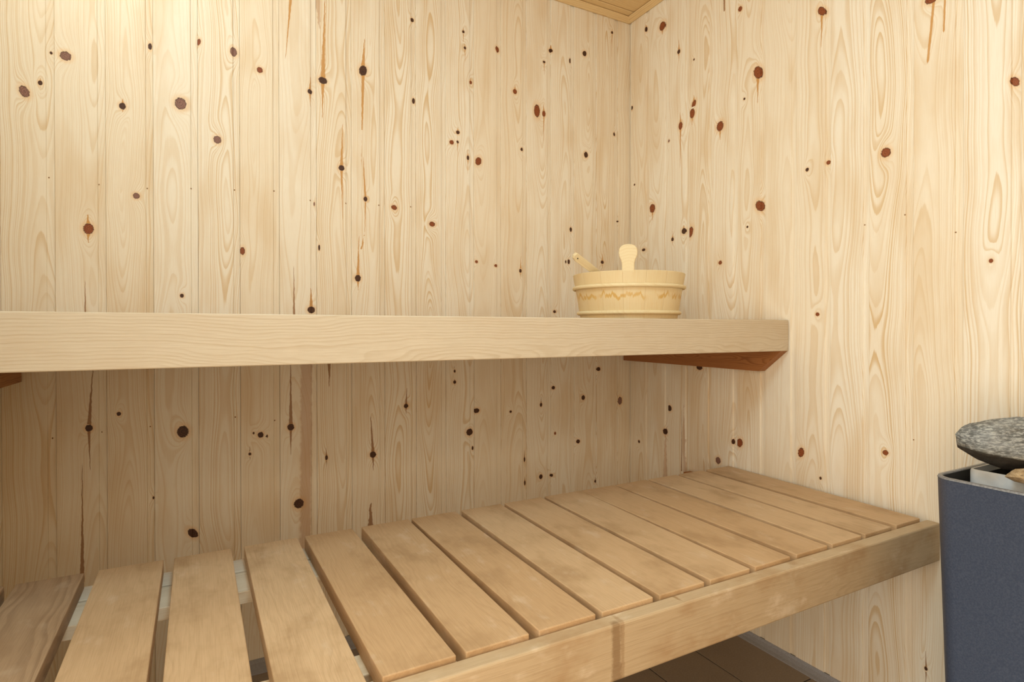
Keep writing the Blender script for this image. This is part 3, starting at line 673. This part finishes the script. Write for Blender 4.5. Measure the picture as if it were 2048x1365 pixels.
# ladle resting in the bucket
ld = empty('ladle', (-0.30, -0.43, 0.458))
tag(ld, 'wooden ladle leaning in the bucket, its handle end sticking out on the left', 'ladle')
tip = Vector((-0.552, -0.452, 0.5945)); bot = Vector((-0.318, -0.432, 0.472))
ax = (tip-bot); L = ax.length
bm = bmesh.new()
pts = [(0, 0.0080), (L*0.4, 0.0085), (L-0.014, 0.0098), (L-0.004, 0.0066), (L-0.0005, 0.0), (L-0.003, -0.0085), (L-0.008, -0.0100), (L*0.4, -0.0085), (0, -0.0080)]
ra = [bm.verts.new((x, y, 0.0055)) for x, y in pts]; rb = [bm.verts.new((x, y, -0.0055)) for x, y in pts]
n = len(pts)
for i in range(n): bm.faces.new((ra[i], ra[(i+1) % n], rb[(i+1) % n], rb[i]))
bm.faces.new(ra); bm.faces.new(rb[::-1])
X = ax.normalized(); view = (CAM_POS-(tip+bot)/2).normalized(); Z = (view-X*view.dot(X)).normalized(); Y = Z.cross(X)
h = bm_obj('handle', bm, M_BUCKET, parent=ld); h['seed'] = 9.1; bevel(h, 0.0012, 2)
h.matrix_local = Matrix(((X.x, Y.x, Z.x, bot.x+0.30), (X.y, Y.y, Z.y, bot.y+0.43), (X.z, Y.z, Z.z, bot.z-0.458), (0, 0, 0, 1)))
bm = bmesh.new()
bmesh.ops.create_cone(bm, cap_ends=True, segments=12, radius1=0.0017, radius2=0.0017, depth=0.0125)
ho = bm_obj('peg', bm, M_DARK, parent=h); ho.location = (L-0.013, 0.0005, 0)
bm = bmesh.new()
prof = [(0.0, 0.0), (0.022, 0.001), (0.030, 0.010), (0.034, 0.026), (0.031, 0.026), (0.027, 0.011), (0.020, 0.004), (0.0, 0.003)]
rings = []
for r, z in prof:
    rings.append([bm.verts.new((0, 0, z))] if r == 0 else [bm.verts.new((r*math.cos(2*math.pi*i/32), r*math.sin(2*math.pi*i/32), z)) for i in range(32)])
for a, b in zip(rings[:-1], rings[1:]):
    for i in range(32):
        j = (i+1) % 32
        if len(a) == 1: bm.faces.new((a[0], b[i], b[j]))
        elif len(b) == 1: bm.faces.new((a[i], b[0], a[j]))
        else: bm.faces.new((a[i], b[i], b[j], a[j]))
bo = bm_obj('bowl', bm, M_BUCKET, parent=ld, smooth=True); bo.location = (0.012, 0.002, -0.0125); bo['seed'] = 3.3

# ------------------------------------------------------------------ heater
HX0, HX1, HY0, HY1, HT = -0.2830, -0.012, -1.500, -1.1265, 0.160
ht = empty('sauna_heater', ((HX0+HX1)/2, (HY0+HY1)/2, ZF))
tag(ht, 'dark grey steel sauna heater with rounded corners standing by the right wall', 'heater')
hcx, hcy = ht.location.x, ht.location.y
def rrect(x0, x1, y0, y1, r, z, seg=8):
    out = []
    for (cx, cy, a0) in ((x1-r, y1-r, 0), (x0+r, y1-r, 90), (x0+r, y0+r, 180), (x1-r, y0+r, 270)):
        for s in range(seg+1):
            a = R(a0+90*s/seg); out.append((cx+r*math.cos(a)-hcx, cy+r*math.sin(a)-hcy, z-ZF))
    return out
def loft(bm, loops):
    rs = [[bm.verts.new(p) for p in lp] for lp in loops]
    n = len(rs[0])
    for a, b in zip(rs[:-1], rs[1:]):
        for i in range(n): bm.faces.new((a[i], a[(i+1) % n], b[(i+1) % n], b[i]))
    return rs
bm = bmesh.new()
tp = 0.021
zb = ZF+0.045
WALLT = 0.008
rs = loft(bm, [rrect(HX0+tp, HX1-0.006, HY0+tp, HY1-0.012, 0.030, zb), rrect(HX0+0.001, HX1, HY0+0.001, HY1-0.0004, 0.030, HT-0.004),
     rrect(HX0, HX1, HY0, HY1, 0.030, HT-0.003)])
bm.faces.new(rs[0][::-1])
cs = bm_obj('casing', bm, M_HEATER, parent=ht, smooth=True)
cs.modifiers.new('es', 'EDGE_SPLIT').split_angle = R(50)
bm = bmesh.new()
rs = loft(bm, [rrect(HX0+0.0003, HX1-0.0003, HY0+0.0003, HY1-0.0003, 0.030, HT-0.003), rrect(HX0+0.0015, HX1-0.0015, HY0+0.0015, HY1-0.0015, 0.029, HT),
     rrect(HX0+WALLT-0.001, HX1-WALLT+0.001, HY0+WALLT-0.001, HY1-WALLT+0.001, 0.023, HT), rrect(HX0+WALLT, HX1-WALLT, HY0+WALLT, HY1-WALLT, 0.022, HT-0.002)])
rm = bm_obj('rim', bm, M_RIM, parent=ht, smooth=True)
bm = bmesh.new()
loft(bm, [rrect(HX0+WALLT, HX1-WALLT, HY0+WALLT, HY1-WALLT, 0.022, HT-0.002), rrect(HX0+tp+WALLT, HX1-WALLT-0.006, HY0+tp+WALLT, HY1-WALLT-0.012, 0.022, zb+0.01)])
bm_obj('liner', bm, M_DARK, parent=ht, smooth=True)
bm = bmesh.new()
ix0, ix1, iy0, iy1, it = -0.200, -0.050, HY0+0.05, -1.1465, 0.1655
rs = loft(bm, [rrect(ix0, ix1, iy0, iy1, 0.010, zb+0.02), rrect(ix0, ix1, iy0, iy1, 0.010, it-0.004), rrect(ix0+0.001, ix1-0.001, iy0+0.001, iy1-0.001, 0.010, it), rrect(ix0+0.004, ix1-0.004, iy0+0.004, iy1-0.004, 0.008, it),
     rrect(ix0+0.006, ix1-0.006, iy0+0.006, iy1-0.006, 0.008, it-0.012)])
bm_obj('stone_basket', bm, M_INNER, parent=ht, smooth=True).modifiers.new('es', 'EDGE_SPLIT').split_angle = R(40)
bm = bmesh.new()
loft(bm, [rrect(ix0+0.0065, ix1-0.0065, iy0+0.0065, iy1-0.0065, 0.008, it-0.011), rrect(ix0+0.0065, ix1-0.0065, iy0+0.0065, iy1-0.0065, 0.008, zb+0.03)])
v = [bm.verts.new(p) for p in rrect(ix0+0.0065, ix1-0.0065, iy0+0.0065, iy1-0.0065, 0.008, zb+0.03)]; bm.faces.new(v)
bm_obj('basket_lining', bm, M_DARK, parent=ht)
for (lx, ly) in ((HX0+0.06, HY1-0.06), (HX0+0.06, HY0+0.06), (HX1-0.05, HY1-0.06), (HX1-0.05, HY0+0.06)):
    bm = bmesh.new(); bmesh.ops.create_cone(bm, cap_ends=True, segments=20, radius1=0.016, radius2=0.012, depth=0.046)
    bm_obj('foot', bm, M_DARK, parent=ht, loc=(lx-hcx, ly-hcy, 0.023))

# ------------------------------------------------------------------ stones
def rock(name, pts, loc, ax, mat, label, seed, disp=0.004, sub=3, group=None, floor_z=-1.0):
    """convex lump through the given points (s along ax, t across, z), then broken up"""
    bm = bmesh.new()
    A = Vector((ax[0], ax[1], 0)).normalized(); B = Vector((-A.y, A.x, 0))
    for (s, t_, z) in pts: bm.verts.new(A*s+B*t_+Vector((0, 0, z)))
    r = bmesh.ops.convex_hull(bm, input=bm.verts)
    bmesh.ops.delete(bm, geom=[v for v in bm.verts if not v.link_faces], context='VERTS')
    bmesh.ops.triangulate(bm, faces=bm.faces)
    es = [e for e in bm.edges]
    for k in range(sub):
        bmesh.ops.subdivide_edges(bm, edges=bm.edges[:], cuts=1, use_grid_fill=True, smooth=0.25 if k < 2 else 0.0)
        bmesh.ops.triangulate(bm, faces=bm.faces)
    for v in bm.verts:
        p = v.co*16+Vector((seed*5.1, 0, 0)); q = v.co*60+Vector((seed*3.1, 2, 0))
        n = mnoise.noise(p)*disp*1.6+mnoise.noise(q)*disp*0.55
        v.co += v.co.normalized()*n
        v.co.z = max(v.co.z, floor_z)
    o = bm_obj(name, bm, mat, loc=loc, smooth=True)
    o.modifiers.new('es', 'EDGE_SPLIT').split_angle = R(28)
    tag(o, label, 'stone', group)
    return o
AXR = (0.879, -0.476)
big = [(-0.112, 0.00, 0.010), (-0.108, 0.025, 0.018), (-0.104, -0.02, 0.020), (-0.088, 0.03, 0.036), (-0.088, -0.03, 0.034), (-0.045, 0.04, 0.044), (-0.04, -0.035, 0.043),
       (0.03, 0.045, 0.046), (0.03, -0.035, 0.045), (0.09, 0.04, 0.034), (0.09, -0.03, 0.034), (0.125, 0.01, 0.008), (0.118, -0.02, 0.0),
       (-0.102, -0.028, -0.010), (-0.10, 0.03, -0.010), (-0.05, -0.050, -0.014), (0.0, -0.058, -0.016), (0.07, -0.052, -0.022), (0.0, 0.06, -0.01), (0.08, 0.05, -0.01),
       (-0.022, 0.0, -0.050), (-0.02, 0.03, -0.048), (0.05, -0.015, -0.052), (0.06, 0.03, -0.05), (0.10, 0.0, -0.034)]
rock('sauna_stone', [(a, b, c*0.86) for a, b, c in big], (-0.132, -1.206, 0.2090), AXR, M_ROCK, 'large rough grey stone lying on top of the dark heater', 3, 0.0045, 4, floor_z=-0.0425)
tan = [(-0.038, 0.0, -0.004), (-0.02, 0.03, 0.012), (-0.02, -0.03, 0.008), (0.03, 0.03, 0.018), (0.04, -0.03, 0.014), (0.05, 0.0, 0.0), (0.0, 0.03, -0.010), (0.02, -0.03, -0.010), (0.045, 0.01, -0.008)]
rock('sauna_stone', [(a, b, c*0.62) for a, b, c in tan], (-0.2200, -1.2460, 0.1725), (0.35, -0.94), M_ROCK_TAN, 'small flat tan stone on the heater under the large grey stone, at the picture edge', 5, 0.0015, 3, floor_z=-0.0064)
